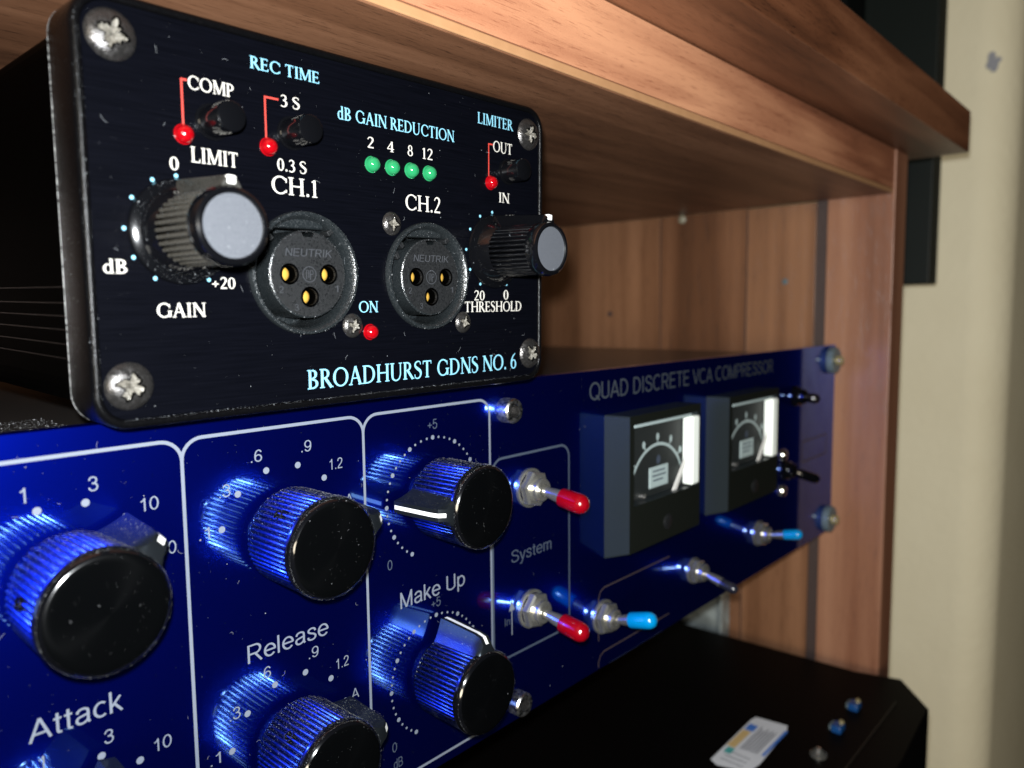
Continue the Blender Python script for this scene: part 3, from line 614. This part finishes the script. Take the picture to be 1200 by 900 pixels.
# ---- toggle switches
hexa = lambda a, k: 1/ max(cos(((a+pi/6) % (pi/3))-pi/6), .80) * .93
def toggle(base, tip, cap_frac, cap_mat, nut_r=4.5, cap_r=2.5, lever_r=1.4):
    t = MB()
    t.lathe([(nut_r*1.12,-.02),(nut_r*1.12,-.7),(nut_r*.95,-.75)], 40, cap=False)
    t.lathe([(nut_r*.93,-.75),(nut_r,-1.1),(nut_r,-2.6),(nut_r*.88,-3.1),(nut_r*.6,-3.1)], 42, rfun=lambda a,k: 1/max(cos(((a+.3) % (pi/3))-pi/6), .8)*.92, cap=False, smooth=False)
    t.lathe([(3.0,-3.0),(3.0,-4.6),(2.6,-5.0),(1.7,-5.0),(1.5,-4.2)], 28, cap=True)
    o = rp(t.build('toggle_switch', 'nut')); o.location = Vector((base[0], -.01, base[1]))*MM
    v = Vector((tip[0]-base[0], tip[2], tip[1]-base[1])); s = Vector((0,-4.0,0)); d = (v-s); Ln = d.length; d.normalize()
    rot = Vector((0,-1,0)).rotation_difference(d).to_matrix()
    l = MB(); e = Ln*cap_frac; l.lathe([(lever_r*.85,0),(lever_r*.9,-2),(lever_r*1.15,-e*.7),(lever_r*1.25,-e-.5)], 20, c=tuple(s), axis=rot)
    l.build('lever', 'nut', o)
    c = MB(); c.lathe([(lever_r*1.2,-e),(cap_r*.92,-e-.05),(cap_r*.97,-e-.4),(cap_r,-Ln+cap_r*1.1),(cap_r*.93,-Ln+cap_r*.6),(cap_r*.66,-Ln+cap_r*.18),(cap_r*.25,-Ln)], 28, c=tuple(s), axis=rot)
    c.build('lever_cap', cap_mat, o)
    return o
toggle((-220.8,-28.2), (-220.8,-30.2,-18.5), .46, 'redcap')
toggle((-220.6,-60.2), (-220.6,-62.5,-18.3), .46, 'redcap')
toggle((-188.2,-72.5), (-188.2,-69.0,-18.0), .42, 'cyancap', cap_r=2.4)
toggle((-134.2,-72.9), (-134.0,-76.5,-16.4), .50, 'blackcap', nut_r=4.0, cap_r=1.7)
toggle((-81.8,-71.6), (-81.8,-68.9,-17.6), .50, 'cyancap', cap_r=2.0)
# black switches at the far end
def dark_switch(base, tip, label):
    o = toggle(base, tip, .3, 'blackcap', nut_r=4.0, cap_r=2.1); o.data.materials[0] = M['abs']
    for ch in o.children: ch.data.materials[0] = M['abs']
    return o
dark_switch((-48,-20), (-46,-21,-10), 'small black switch at the far top corner')
o = dark_switch((-58,-50), (-50,-54,-12), 'black switch with a dark nut between two bright studs')
mb = MB(); mb.lathe([(2.6,0),(2.6,-1.6),(2.0,-2.6),(.6,-3.0)], 24)
for z in (-43,-58):
    s = rp(mb.build('stud', 'chrome')); s.location = Vector((-62,-.01,z))*MM
# ---- hex socket screws and thumb screws
def socket_screw(x, z):
    mb = MB(); mb.lathe([(2.9,0),(3.0,-.4),(3.0,-3.4),(2.7,-3.8),(1.7,-3.8)], 36, rfun=None, cap=False)
    mb.lathe([(1.7,-3.8),(1.6,-2.0)], 6, mi=1, smooth=False)
    o = rp(mb.build('panel_screw', ['steel', 'screw'])); o.location = Vector((x,-.01,z))*MM; return o
socket_screw(-230.1,-7.2); socket_screw(-227.4,-82.6)
for z in (-7.0,-81.5):
    mb = MB(); mb.lathe([(5.8,0),(6.1,-.5),(6.1,-2.6),(5.6,-3.1),(2.6,-3.1)], 40, cap=True)
    o = rp(mb.build('mounting_screw', 'washer')); o.location = Vector((-6.6,-.01,z))*MM
    mb = MB(); mb.lathe([(2.2,-3.12),(2.2,-5.2),(1.7,-5.8),(.5,-6.0)], 24); mb.build('screw_head', 'brass', o)

# ---- moving coil meters
def meter(x0):
    y1 = -8.7; x1 = x0+41.0; zt, zb = -12.9, -52.5; yb = -.02
    wx0, wx1, wz0, wz1 = x0+2.2, x1-2.0, -39.0, -15.3      # window
    mb = MB()
    A = [(x0,yb,zb-3),(x1+.4,yb,zb-3),(x1+.4,yb,zt-.2),(x0,yb,zt-.2)]; F = [(x0,y1,zb),(x1,y1,zb),(x1,y1,zt),(x0,y1,zt)]
    mb.add(A+F, [(0,1,5,4),(1,2,6,5),(2,3,7,6),(3,0,4,7)])
    W_ = [(wx0,y1,wz0),(wx1,y1,wz0),(wx1,y1,wz1),(wx0,y1,wz1)]; I_ = [(wx0,-5,wz0),(wx1,-5,wz0),(wx1,-5,wz1),(wx0,-5,wz1)]
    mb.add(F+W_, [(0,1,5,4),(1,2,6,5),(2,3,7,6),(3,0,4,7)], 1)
    mb.add(W_+I_, [(0,1,5,4),(2,3,7,6),(3,0,4,7),(1,2,6,5)])
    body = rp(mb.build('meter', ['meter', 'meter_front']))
    mb = MB(); mb.box((wx0+.05,-5.2,wz0+.05), (wx1-.05,-4.9,wz1-.05)); mb.build('dial', 'dial', body)
    mb = MB(); mb.box((x1-5.6, y1-.25, -38.6), (x1-.9, -5.3, -16.6)); o = mb.build('window_glint', 'glint_white', body); bevel(o, .6, 3)  # white bar painted in for the flash-lit right edge of the window
    mb = MB(); mb.box((wx0+.3, y1-.1, wz1-1.1), (x1-6.0, y1+.6, wz1-.3)); mb.build('window_rim', 'legend', body)
    yy = -5.25; mb = MB(); cx, cz = x0+20.6, -39.0
    arc = [(cx+15.6*sin(radians(a)), cz+15.3*cos(radians(a))) for a in range(-64, 66, 4)]; strip_poly(arc, .9, yy, mb)
    for a in (-50,-25,0,25,48):
        px, pz = cx+18.4*sin(radians(a)), cz+17.6*cos(radians(a)); 
        mb.add([(px+.85*cos(t),yy,pz+1.15*sin(t)) for t in [2*pi*k/10 for k in range(10)]], [list(range(10))])
        strip_poly([(cx+15.8*sin(radians(a)), cz+15.4*cos(radians(a))),(px,pz)], .45, yy-.01, mb)
    mb.build('meter_scale', 'legend', body)
    mb = MB(); mb.box((x0+15.6,-5.6,-36.8), (x0+26.4,-5.25,-30.4)); lg = mb.build('legend_plate', 'legend', body); bevel(lg, .15, 1)
    mb = MB()
    for k,(zz,a,b) in enumerate(((-32.0,17.4,24.4),(-33.4,17.0,25.0),(-34.8,17.6,23.4))): mb.add([(x0+a,-5.62,zz),(x0+b,-5.62,zz),(x0+b,-5.62,zz+.45),(x0+a,-5.62,zz+.45)], [(0,1,2,3)])
    mb.add([(x0+21+1.2*cos(t),-5.3,-28.5+1.4*sin(t)) for t in [2*pi*k/12 for k in range(12)]], [list(range(12))])
    mb.build('legend_print', 'dim_ink', body)
    mb = MB(); mb.prism([(x0+26.4,-39.6),(x0+28.6,-39.9),(x0+36.4,-29.6),(x0+35.2,-29.0)], -7.0, -6.6); mb.build('needle', 'white', body)
    mb = MB(); mb.lathe([(2.4,y1),(2.4,y1-.25),(2.0,y1-.5),(.5,y1-.55)], 28, c=(x0+21,0,-47.2)); mb.build('zero_screw', 'xlrface', body)
    mb = MB(); mb.lathe([(.9,-5.2),(.9,-6.4),(.4,-6.8)], 16, c=(x0+11.5,0,-38.2)); mb.build('dial_screw', 'steel', body)
    bevel(body, .55, 3, 50)
    return body
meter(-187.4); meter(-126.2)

# dust and lint on the blue panel
q = random.Random(41); pts = [((q.uniform(-345,-190) if q.random() < .85 else q.uniform(-190,-10), -.03, q.uniform(-86,-1)), (0,-1,0)) for _ in range(900)]
mb = dust_mesh(pts, .015, .06, q)
for _ in range(46):
    x, z = q.uniform(-342,-215), q.uniform(-84,-2); a = q.uniform(0, 6.28); P_ = []
    ln = q.uniform(.3, 1.3); c_ = q.uniform(-2.5, 2.5)
    for k in range(7): P_.append((x, z)); x += ln/6*cos(a); z += ln/6*sin(a); a += c_/6
    strip_poly(P_, .035, -.05, mb)
o = rp(mb.build('dust', 'fluff')); o['kind'] = 'stuff'

# ================================================================== BLACK CHANNEL BOX
BX = empty('compressor_box', (0,0,0))
tag(BX, 'small black compressor limiter box with silver-capped knobs standing on the blue unit', 'audio compressor')
a_, b_, c_ = radians(1.33), radians(-.469), radians(-.755)
BR = Matrix.Rotation(c_, 3, 'Z') @ Matrix.Rotation(b_, 3, 'Y') @ Matrix.Rotation(a_, 3, 'X')
m4 = BR.to_4x4(); m4.translation = Vector((-326.467, -10, -.03))*MM; BX.matrix_world = m4
W, HH = 97.8, 61.3
XL = ((35.0, 23.3), (62.8, 23.3)); XR = 10.5
# rubber bezel
out = rrect(0, 0, W, HH, 5.0, 8); n = len(out)
def inset(P, d): return rrect(d, d, W-d, HH-d, max(5.0-d*.9, .5), 8)
mb = MB(); rows = [(inset(out, .35), 9.2), (inset(out, 0), 8.8), (inset(out, 0), 1.1), (inset(out, .12), .5), (inset(out, .4), .12), (inset(out, .8), 0), (inset(out, 1.15), .1), (inset(out, 1.35), .35), (inset(out, 1.4), 1.6)]
vs = []; 
for P_, y in rows: vs += [(x, y, z) for x,z in P_]
fs = [(i*n+j, i*n+(j+1) % n, (i+1)*n+(j+1) % n, (i+1)*n+j) for i in range(len(rows)-1) for j in range(n)]
mb.add(vs, fs, 0, True); mb.build('bezel', 'rubber', BX, sharp=80)
mb = MB(); strip_poly([(p[0], p[1]) for p in inset(out, .05)], .12, 9.25, mb, closed=True)
mb.build('bezel_seam', 'steel', BX)
# extruded body behind with ribs on the sides
mb = MB(); mb.prism(rrect(1.6, 1.7, W-1.6, HH-1.2, 5, 6), 9.2, 175); body = mb.build('body', 'alu', BX); bevel(body, .2, 1, 60)
for z in (9.9,12.1,14.3,16.4,18.4,20.8):
    for x in (1.15, W-1.6):
        ribs = MB(); ribs.box((x, 9.3, z-.10), (x+.45, 175, z+.10)); ribs.build('rib', 'rubber', BX)
# face plate with two connector openings
fpl = plate('face_plate', inset(out, 1.42), [ring(x, z, XR-.35, 64) for x,z in XL], .55, 1.6, 'plate', BX)
FY = .55   # face of the plate
# connectors
def holes_of(c): return [(-3.75,0),(3.95,0.05),(0.1,-3.85)]
def connector(cx, cz):
    ins = (cx+.35, cz-.15)
    mb = MB()
    mb.lathe([(XR-.4,FY+.1),(XR,FY-.05),(XR+.02,FY-.7),(XR-.18,FY-1.1),(XR-.62,FY-1.15),(XR-.95,FY-.85),(XR-1.3,FY+.2),(XR-1.45,FY+1.2),(XR-1.5,8.5),(.5,8.6)], 80, c=(cx,0,cz))
    o = mb.build('connector', 'xlr', BX)
    hl = holes_of(0)
    pl_ = plate('insert', ring(ins[0], ins[1], 7.2, 64)[0:14]+[(ins[0]+1.3, ins[1]+7.05), (ins[0]+.9, ins[1]+6.3), (ins[0]-.9, ins[1]+6.3), (ins[0]-1.3, ins[1]+7.05)]+ring(ins[0], ins[1], 7.2, 64)[19:], [ring(ins[0]+hx, ins[1]+hz, 1.42, 24) for hx,hz in hl], FY-.7, FY-.2, 'xlrface', o)
    mb = MB(); mb.lathe([(7.2,FY-.69),(7.45,FY-.5),(7.5,FY+.1),(7.5,8.4)], 64, c=(ins[0],0,ins[1]), cap=False); mb.build('insert_wall', 'xlr', o)
    for hx,hz in hl:
        x, z = ins[0]+hx, ins[1]+hz
        mb = MB(); mb.lathe([(1.72,FY-.86),(1.45,FY-.80),(1.42,FY-.6),(1.42,FY+3.4),(.1,FY+3.4)], 28, c=(x,0,z), mi=0); mb.lathe([(1.42,FY-.72),(1.60,FY-.86),(1.8,FY-.70)], 28, c=(x,0,z), cap=False)
        mb.build('contact_socket', 'alu', o)
        mb = MB(); mb.lathe([(1.2,FY+3.3),(1.2,FY+1.1),(1.0,FY+.85),(.6,FY+.6),(.1,FY+.55)], 22, c=(x-.2,0,z), cap=True); mb.build('contact', 'gold', o)
    # latch, tabs
    mb = MB(); mb.box((cx-5.2, FY+.3, cz+7.6), (cx+4.2, FY+3, cz+9.4)); t = mb.build('latch', 'xlr', o); bevel(t, .3, 2)
    for (dx,dz,an) in ((-6.8,6.2,45),(5.6,7.5,-35),(-7.8,4.2,60),):
        mb = MB(); mb.box((-1.1,-.3,-.45), (1.1,2,.45)); t = mb.build('key_tab', 'xlrface', o, (cx+dx, FY, cz+dz)); t.rotation_euler = (0, radians(an), 0); bevel(t, .15, 2)
    mb = MB(); mb.box((-.9,0,-.25), (.9,1,.25)); t = mb.build('key_tab', 'band', o, (cx+7.6, FY+1.5, cz-3.6))
    # embossing
    yb = FY-.70
    e = sans('NEUTRIK', ins[0]-4.5, ins[1]+3.0, ins[0]+4.6, ins[1]+4.3, yb-.05, 'emboss', o, slant=.15, name='embossed_name', bold=.01, thick=.05)
    for s,x,z in (('2',-5.4,-3.2),('1',5.5,-3.0),('3',-2.6,-6.2)):
        sans(s, ins[0]+x-.38, ins[1]+z, ins[0]+x+.38, ins[1]+z+1.15, yb-.04, 'emboss', o, name='embossed_number', thick=.04)
    mb = MB(); strip_poly(ring(ins[0]+.1, ins[1], 1.3, 30), .14, yb-.03, mb, closed=True)
    strip_poly([(ins[0]-.5,ins[1]-.8),(ins[0]-.5,ins[1]+.7),(ins[0]-.05,ins[1]+.7),(ins[0]-.05,ins[1]-.6)], .15, yb-.034, mb)
    strip_poly([(ins[0]+.25,ins[1]-.9),(ins[0]+.25,ins[1]+.7),(ins[0]+.75,ins[1]+.6),(ins[0]+.8,ins[1]+.1),(ins[0]+.3,ins[1]-.05)], .15, yb-.038, mb)
    mb.build('embossed_logo', 'emboss', o)
    # lint in the gap
    q = random.Random(int(cx)); pts = []
    for _ in range(420):
        a = q.uniform(0, 2*pi); r = XR-.35+q.uniform(-.5,.3) if q.random() < .6 else 7.3+q.uniform(-.2,.2)
        c0 = (cx,cz) if r > 9 else ins
        pts.append(((c0[0]+r*cos(a), FY-1.1 if r > 9 else FY-.6, c0[1]+r*sin(a)), (0,-1,0)))
    d = dust_mesh(pts, .02, .06, q).build('dust', 'dust', o); d['kind'] = 'stuff'
    return o
connector(*XL[0]); connector(*XL[1])

# cross-head button screws
def screw_mesh(r, ht, rec, seed, mats):
    q = random.Random(seed); mb = MB(); nr, na = 16, 64; vs = []; deep = []
    for i in range(nr+1):
        rr = r*i/nr
        for j in range(na):
            a = 2*pi*j/na; h = ht*math.sqrt(max(0, 1-(rr/r)**2*.96))
            x, z = rr*sin(a), rr*cos(a)
            star = rec*(.50+.42*abs(cos(2*a))**1.5+.10*cos(8*a+seed)+.07*sin(5*a+seed*2)+.05*sin(13*a))
            ins_ = rr < star
            if ins_: h = ht*.72-ht*.35*(1-rr/max(star,.01))+q.uniform(-.05,.05)*r*.6
            vs.append((x, -h, z)); deep.append(ins_)
    for i in range(nr):
        for j in range(na):
            k = (j+1) % na; f = (i*na+j, i*na+k, (i+1)*na+k, (i+1)*na+j)
            mb.add([], []); mb.f.append(list(f)); mb.m.append(1 if all(deep[t] for t in f) else (2 if any(deep[t] for t in f) else 0)); mb.sm.append(not any(deep[t] for t in f))
    mb.v = vs; return mb
def screw(x, z, r, ht, rot, seed, y=FY):
    mb = screw_mesh(r, ht, r*.62, seed, None)
    o = mb.build('screw', ['screw', 'scar', 'alu'], BX, (x, y, z), sharp=60); o.rotation_euler = (0, radians(rot), 0); return o
screw(5.15, 55.4, 3.5, 1.7, 20, 1); screw(5.0, 6.4, 3.5, 1.7, 25, 2); screw(92.6, 55.1, 3.4, 1.6, 10, 3); screw(93.4, 6.4, 3.4, 1.6, 35, 4)
screw(44.5, 14.1, 2.2, 1.2, 15, 5); screw(53.9, 33.0, 2.2, 1.2, 5, 6); screw(72.3, 14.0, 2.2, 1.2, 20, 7)

# small knobs with silver caps
NS = 32
kb = MB()
kb.lathe([(7.75,-.0),(7.85,-.35),(7.7,-.75),(7.1,-.9),(6.4,-1.3),(5.9,-2.4),(5.2,-3.6)], 72, cap=False)
sk = kb.build('knob', 'abs', None)
fb = MB(); fb.lathe([(5.15,-3.4),(5.35,-3.5),(5.25,-13.6)], NS*8, rfun=lambda a,k: 1-.15*(1-abs(sin(NS/2*a)))**1.6, cap=False); body_f = fb.build('fluted_grip', 'flute', sk)
cb = MB(); cb.lathe([(5.1,-13.5),(5.42,-13.75),(5.5,-14.2),(5.5,-15.5),(5.25,-16.2),(4.85,-16.45),(4.45,-16.35),(4.4,-15.9)], 72); col_ = cb.build('collar', 'abs', sk)
db = MB(); db.lathe([(4.4,-15.95),(4.38,-16.02)], 64); disc = db.build('silver_cap', 'silver', sk)
pf = MB(); S = [(-.7,4.9,7.7),(-14.6,4.9,6.85),(-15.4,4.9,6.4)]; vs = []
for (y, rb, r1) in S: vs += [(-1.7,y,rb),(-1.0,y,r1-.15),(-.7,y,r1),(.7,y,r1),(1.0,y,r1-.15),(1.7,y,rb)]
fs = [list(range(6))]+[(i*6+j, i*6+j+1, (i+1)*6+j+1, (i+1)*6+j) for i in range(2) for j in range(5)]+[[12+j for j in range(6)][::-1]]
pf.add(vs, fs, 0, False); pfin = pf.build('pointer', plain('pointer_plastic', (.018, .017, .014), .4, grime=.3, gscale=2500, bump=.4), sk)
wm = MB(); wm.prism([(-.62,5.75),(.62,5.75),(.62,6.9),(-.62,6.9)], -15.55, -14.35); wmk = wm.build('pointer_mark', 'white', sk); bevel(wmk, .15, 2)
k1 = copy_tree(sk, BX, (13.82, FY, 29.0)); k1.rotation_euler = (0, radians(3.3), 0)
k2 = copy_tree(sk, BX, (81.85, FY, 28.95)); k2.rotation_euler = (0, radians(3.3), 0)
for ch in k2.children:
    if ch.name.startswith(('fluted_grip', 'pointer')) and not ch.name.startswith('pointer_mark'):
        ch.data = ch.data.copy(); ch.data.materials.clear(); ch.data.materials.append(M['abs'])
for o in list(sk.children)+[sk]: bpy.data.objects.remove(o)
for k,sd,nn in ((k1,51,900),(k2,52,160)):
    q = random.Random(sd); pts = []
    for _ in range(nn):
        t = q.random()
        if t < .45: a = q.uniform(0, 2*pi); r = q.uniform(5.6,7.7); pts.append(((r*sin(a),-.95-(7.7-r)*.6,r*cos(a)), (0,-1,0)))
        elif t < .8: a = q.gauss(0,.8); y = q.uniform(-13.5,-3.6); pts.append(((5.35*sin(a),y,5.35*cos(a)), (sin(a),0,cos(a))))
        else: a = q.uniform(0, 2*pi); r = 4.3*math.sqrt(q.random()); pts.append(((r*sin(a),-16.03,r*cos(a)), (0,-1,0)))
    d = dust_mesh(pts, .02, .06, q).build('dust', 'fluff', k); d['kind'] = 'stuff'

# lamps, buttons
def led(x, z, mat, r=1.38):
    mb = MB(); mb.lathe([(r*1.08,0),(r*1.08,-.15),(r,-.2),(r*.97,-.7),(r*.8,-1.25),(r*.5,-1.62),(r*.15,-1.75)], 32)
    return mb.build('indicator_lamp', mat, BX, (x, FY, z))
for x,z in ((14.9,43.5),(28.8,43.6),(80.8,43.4),(48.5,12.8)): led(x, z, 'red_led')
for x in (49.6,54.2,58.85,63.4): led(x, 43.35, 'green_led')
def button(x, z, L_):
    mb = MB(); mb.lathe([(2.75,0),(2.75,-.25),(2.4,-.3),(2.3,-L_+.4),(2.2,-L_+.1),(2.0,-L_),(.3,-L_-.04)], 36)
    return mb.build('push_button', 'abs', BX, (x, FY, z))
button(19.5, 46.0, 6.3); button(33.3, 46.4, 5.9); button(86.2, 46.3, 5.0)

# printed legends
P_ = FY-.012
cy, cr_ = 'cyan_ink', 'cream_ink'
for (s,x0,z0,x1,z1,mt) in (
    ('REC TIME',26.15,55.45,38.9,57.35,cy), ('COMP',15.95,50.3,23.2,52.3,cr_), ('LIMIT',15.9,39.6,23.45,41.9,cr_), ('3 S',31.4,50.5,34.95,52.35,cr_), ('0.3 S',30.4,40.1,35.9,42.05,cr_),
    ('CH.1',29.25,36.3,37.9,39.2,cr_), ('dB GAIN REDUCTION',42.5,50.3,70.4,52.5,cy), ('LIMITER',77.1,55.15,88.0,57.4,cy), ('2',48.85,46.3,50.2,48.2,cr_), ('4',53.3,46.2,54.9,48.1,cr_), ('8',58.2,46.1,59.5,48.1,cr_), ('12',61.9,46.0,64.5,48.05,cr_),
    ('OUT',81.7,50.05,87.6,52.3,cr_), ('IN',83.5,39.6,86.8,41.7,cr_), ('CH.2',57.5,35.9,66.4,38.9,cr_), ('0',12.62,38.1,13.95,40.0,cr_), ('dB',2.5,22.65,5.75,24.65,cr_), ('+20',18.35,20.6,22.2,22.35,cr_),
    ('GAIN',9.65,16.25,17.15,18.4,cr_), ('ON',46.15,16.45,50.5,18.5,cy), ('20',75.9,18.55,79.0,20.6,cr_), ('0',84.9,18.7,86.5,20.75,cr_), ('THRESHOLD',73.1,16.1,90.8,18.3,cr_), ('BROADHURST GDNS NO. 6',34.9,3.2,89.1,6.6,cy)):
    serif(s, x0, z0, x1, z1, P_, mt, BX)
mb = MB()
for cx,ll in ((13.82, (-2.3,-28,-57.3,-90,-120,-149.5,150.5)), (81.8, (-3,-30,-59,-90,-120,-150,150))):
    for a in ll:
        x, z = cx+8.2*sin(radians(a)), 29.1+8.2*cos(radians(a)); mb.add([(x+.31*cos(t),P_,z+.31*sin(t)) for t in [2*pi*k/12 for k in range(12)]], [list(range(12))])
mb.build('scale_dots', cy, BX)
for x,xe,zt in ((14.95,15.8,51.5),(28.55,31.0,51.45),(80.35,81.6,51.4)):
    mb = MB(); strip_poly([(x,44.4),(x,zt)], .30, P_, mb); strip_poly([(x-.15,zt),(xe,zt)], .30, P_-.002, mb)
    mb.build('printed_line', 'red_ink', BX)
q = random.Random(77); pts = [((q.uniform(2,W-2), FY-.01, q.uniform(2,HH-2)), (0,-1,0)) for _ in range(420)]
pts += [((q.uniform(4,W-4), q.uniform(-.05,.5), 1.35+q.uniform(-.15,.1)), (0,-.6,1)) for _ in range(1100)]
pts += [((q.uniform(-.02,1.3), q.uniform(0,.1), q.uniform(3,HH-3)), (0,-1,0)) for _ in range(250)]
mb = dust_mesh(pts, .015, .05, q)
for _ in range(40):
    x, z = q.uniform(3,W-3), q.uniform(3,HH-3); a = q.uniform(0,6.28); Q = []; ln = q.uniform(.3,1.4); c0 = q.uniform(-2,2)
    for k in range(7): Q.append((x,z)); x += ln/6*cos(a); z += ln/6*sin(a); a += c0/6
    strip_poly(Q, .03, FY-.03, mb)
o = mb.build('dust', 'fluff', BX); o['kind'] = 'stuff'

# ================================================================== BLACK DEVICE BELOW
DV = empty('black_case', (-200, 0, -200))
tag(DV, 'black case with cut corner lying below the blue unit, a torn sticker on its top', 'equipment case')
def dp(o): o.parent = DV; o.matrix_parent_inverse = Matrix.Translation(-DV.location); return o
ZT = -155
mb = MB(); mb.prismz([(-3,110),(-480,110),(-480,-51),(-60,-51),(-14.5,-48.5),(6.5,-32),(1.0,-13)], ZT-60, ZT); o = dp(mb.build('case_body', 'device')); bevel(o, .8, 3)
mb = MB(); mb.box((-470,-36.6,ZT), (-18,-36.0,ZT+.35)); dp(mb.build('case_ridge', 'device_side'))
zs = ZT+.15
st = MB(); st.add([(-112,1.0,zs),(-108,-10.0,zs),(-101,-11,zs),(-72,-9.6,zs),(-67.6,-8.2,zs),(-69.5,4.6,zs),(-73,5.2,zs),(-110,4.6,zs)], [(7,6,5,4,3,2,1,0)])
s_o = dp(st.build('sticker', 'paper'))
def prn(name, x0, y0, x1, y1, mat, dz=.06):
    mb = MB(); mb.add([(x0,y0,zs+dz),(x1,y0,zs+dz),(x1,y1,zs+dz),(x0,y1,zs+dz)], [(0,1,2,3)]); o = mb.build(name, mat, s_o); return o
prn('print_block', -97, 1.0, -82, 4.4, 'p_tan'); prn('print_block', -81.5, .6, -76, 4.2, 'p_blue'); prn('print_block', -102, .5, -97.5, 3.4, 'p_teal')
mb = MB()
for k in range(6): mb.add([(-96+k*.3,-1.2-k*1.2,zs+.07),(-74-q.uniform(0,5),-1.2-k*1.2,zs+.07),(-74-q.uniform(0,5),-.7-k*1.2,zs+.07),(-96,-.7-k*1.2,zs+.07)], [(0,1,2,3)])
for k in range(3): mb.add([(-107+k*3.2,-7,zs+.08),(-106.6+k*3.2,-7,zs+.08),(-106.6+k*3.2,2,zs+.08),(-107+k*3.2,2,zs+.08)], [(0,1,2,3)])
mb.build('print_lines', 'p_dark', s_o)
prn('print_bar', -95, -10.2, -72, -9.0, 'p_blue')
for (x,y) in ((-57.5,-25.3),(-35.3,-24.7)):
    mb = MB(); mb.box((x-3,y-1.8,ZT-.05), (x+2.6,y+2.2,ZT+3.0)); o = dp(mb.build('blue_trimmer', 'bluepl')); bevel(o, .5, 2)
    mb = MB(); mb.lathe([(1.1,3.0),(1.1,3.8),(.7,4.2),(.2,4.3)], 18, c=(x+1.2,0,0), axis=None); 
    mb.v = [(vx, -vz+y-.6, vy+ZT) for vx,vy,vz in mb.v]; ob = mb.build('trimmer_screw', 'brass', o)
    mb = MB(); mb.box((x-1.5,y+2.3,ZT-.05), (x+2.6,y+3.4,ZT+2.2)); mb.build('trimmer_end', 'washer', o)
mb = MB(); mb.lathe([(3.2,-.05),(3.2,.9),(2.4,1.3),(1.5,2.6),(.9,3.2),(.2,3.3)], 24); mb.v = [(vx-80.5, -vz-25.5, vy+ZT) for vx,vy,vz in mb.v]; dp(mb.build('chrome_stud', 'nut'))

# galvanised bracket between the two
BK = MB(); BK.box((9.4,56.0,-240), (11.4,110,-88.6)); BK.box((2.0,56.0,-240), (9.4,57.6,-88.6))
bk = BK.build('metal_bracket', 'zinc'); bevel(bk, .3, 2)
tag(bk, 'mottled galvanised metal bracket on the cabinet side, seen below the blue unit', 'bracket')
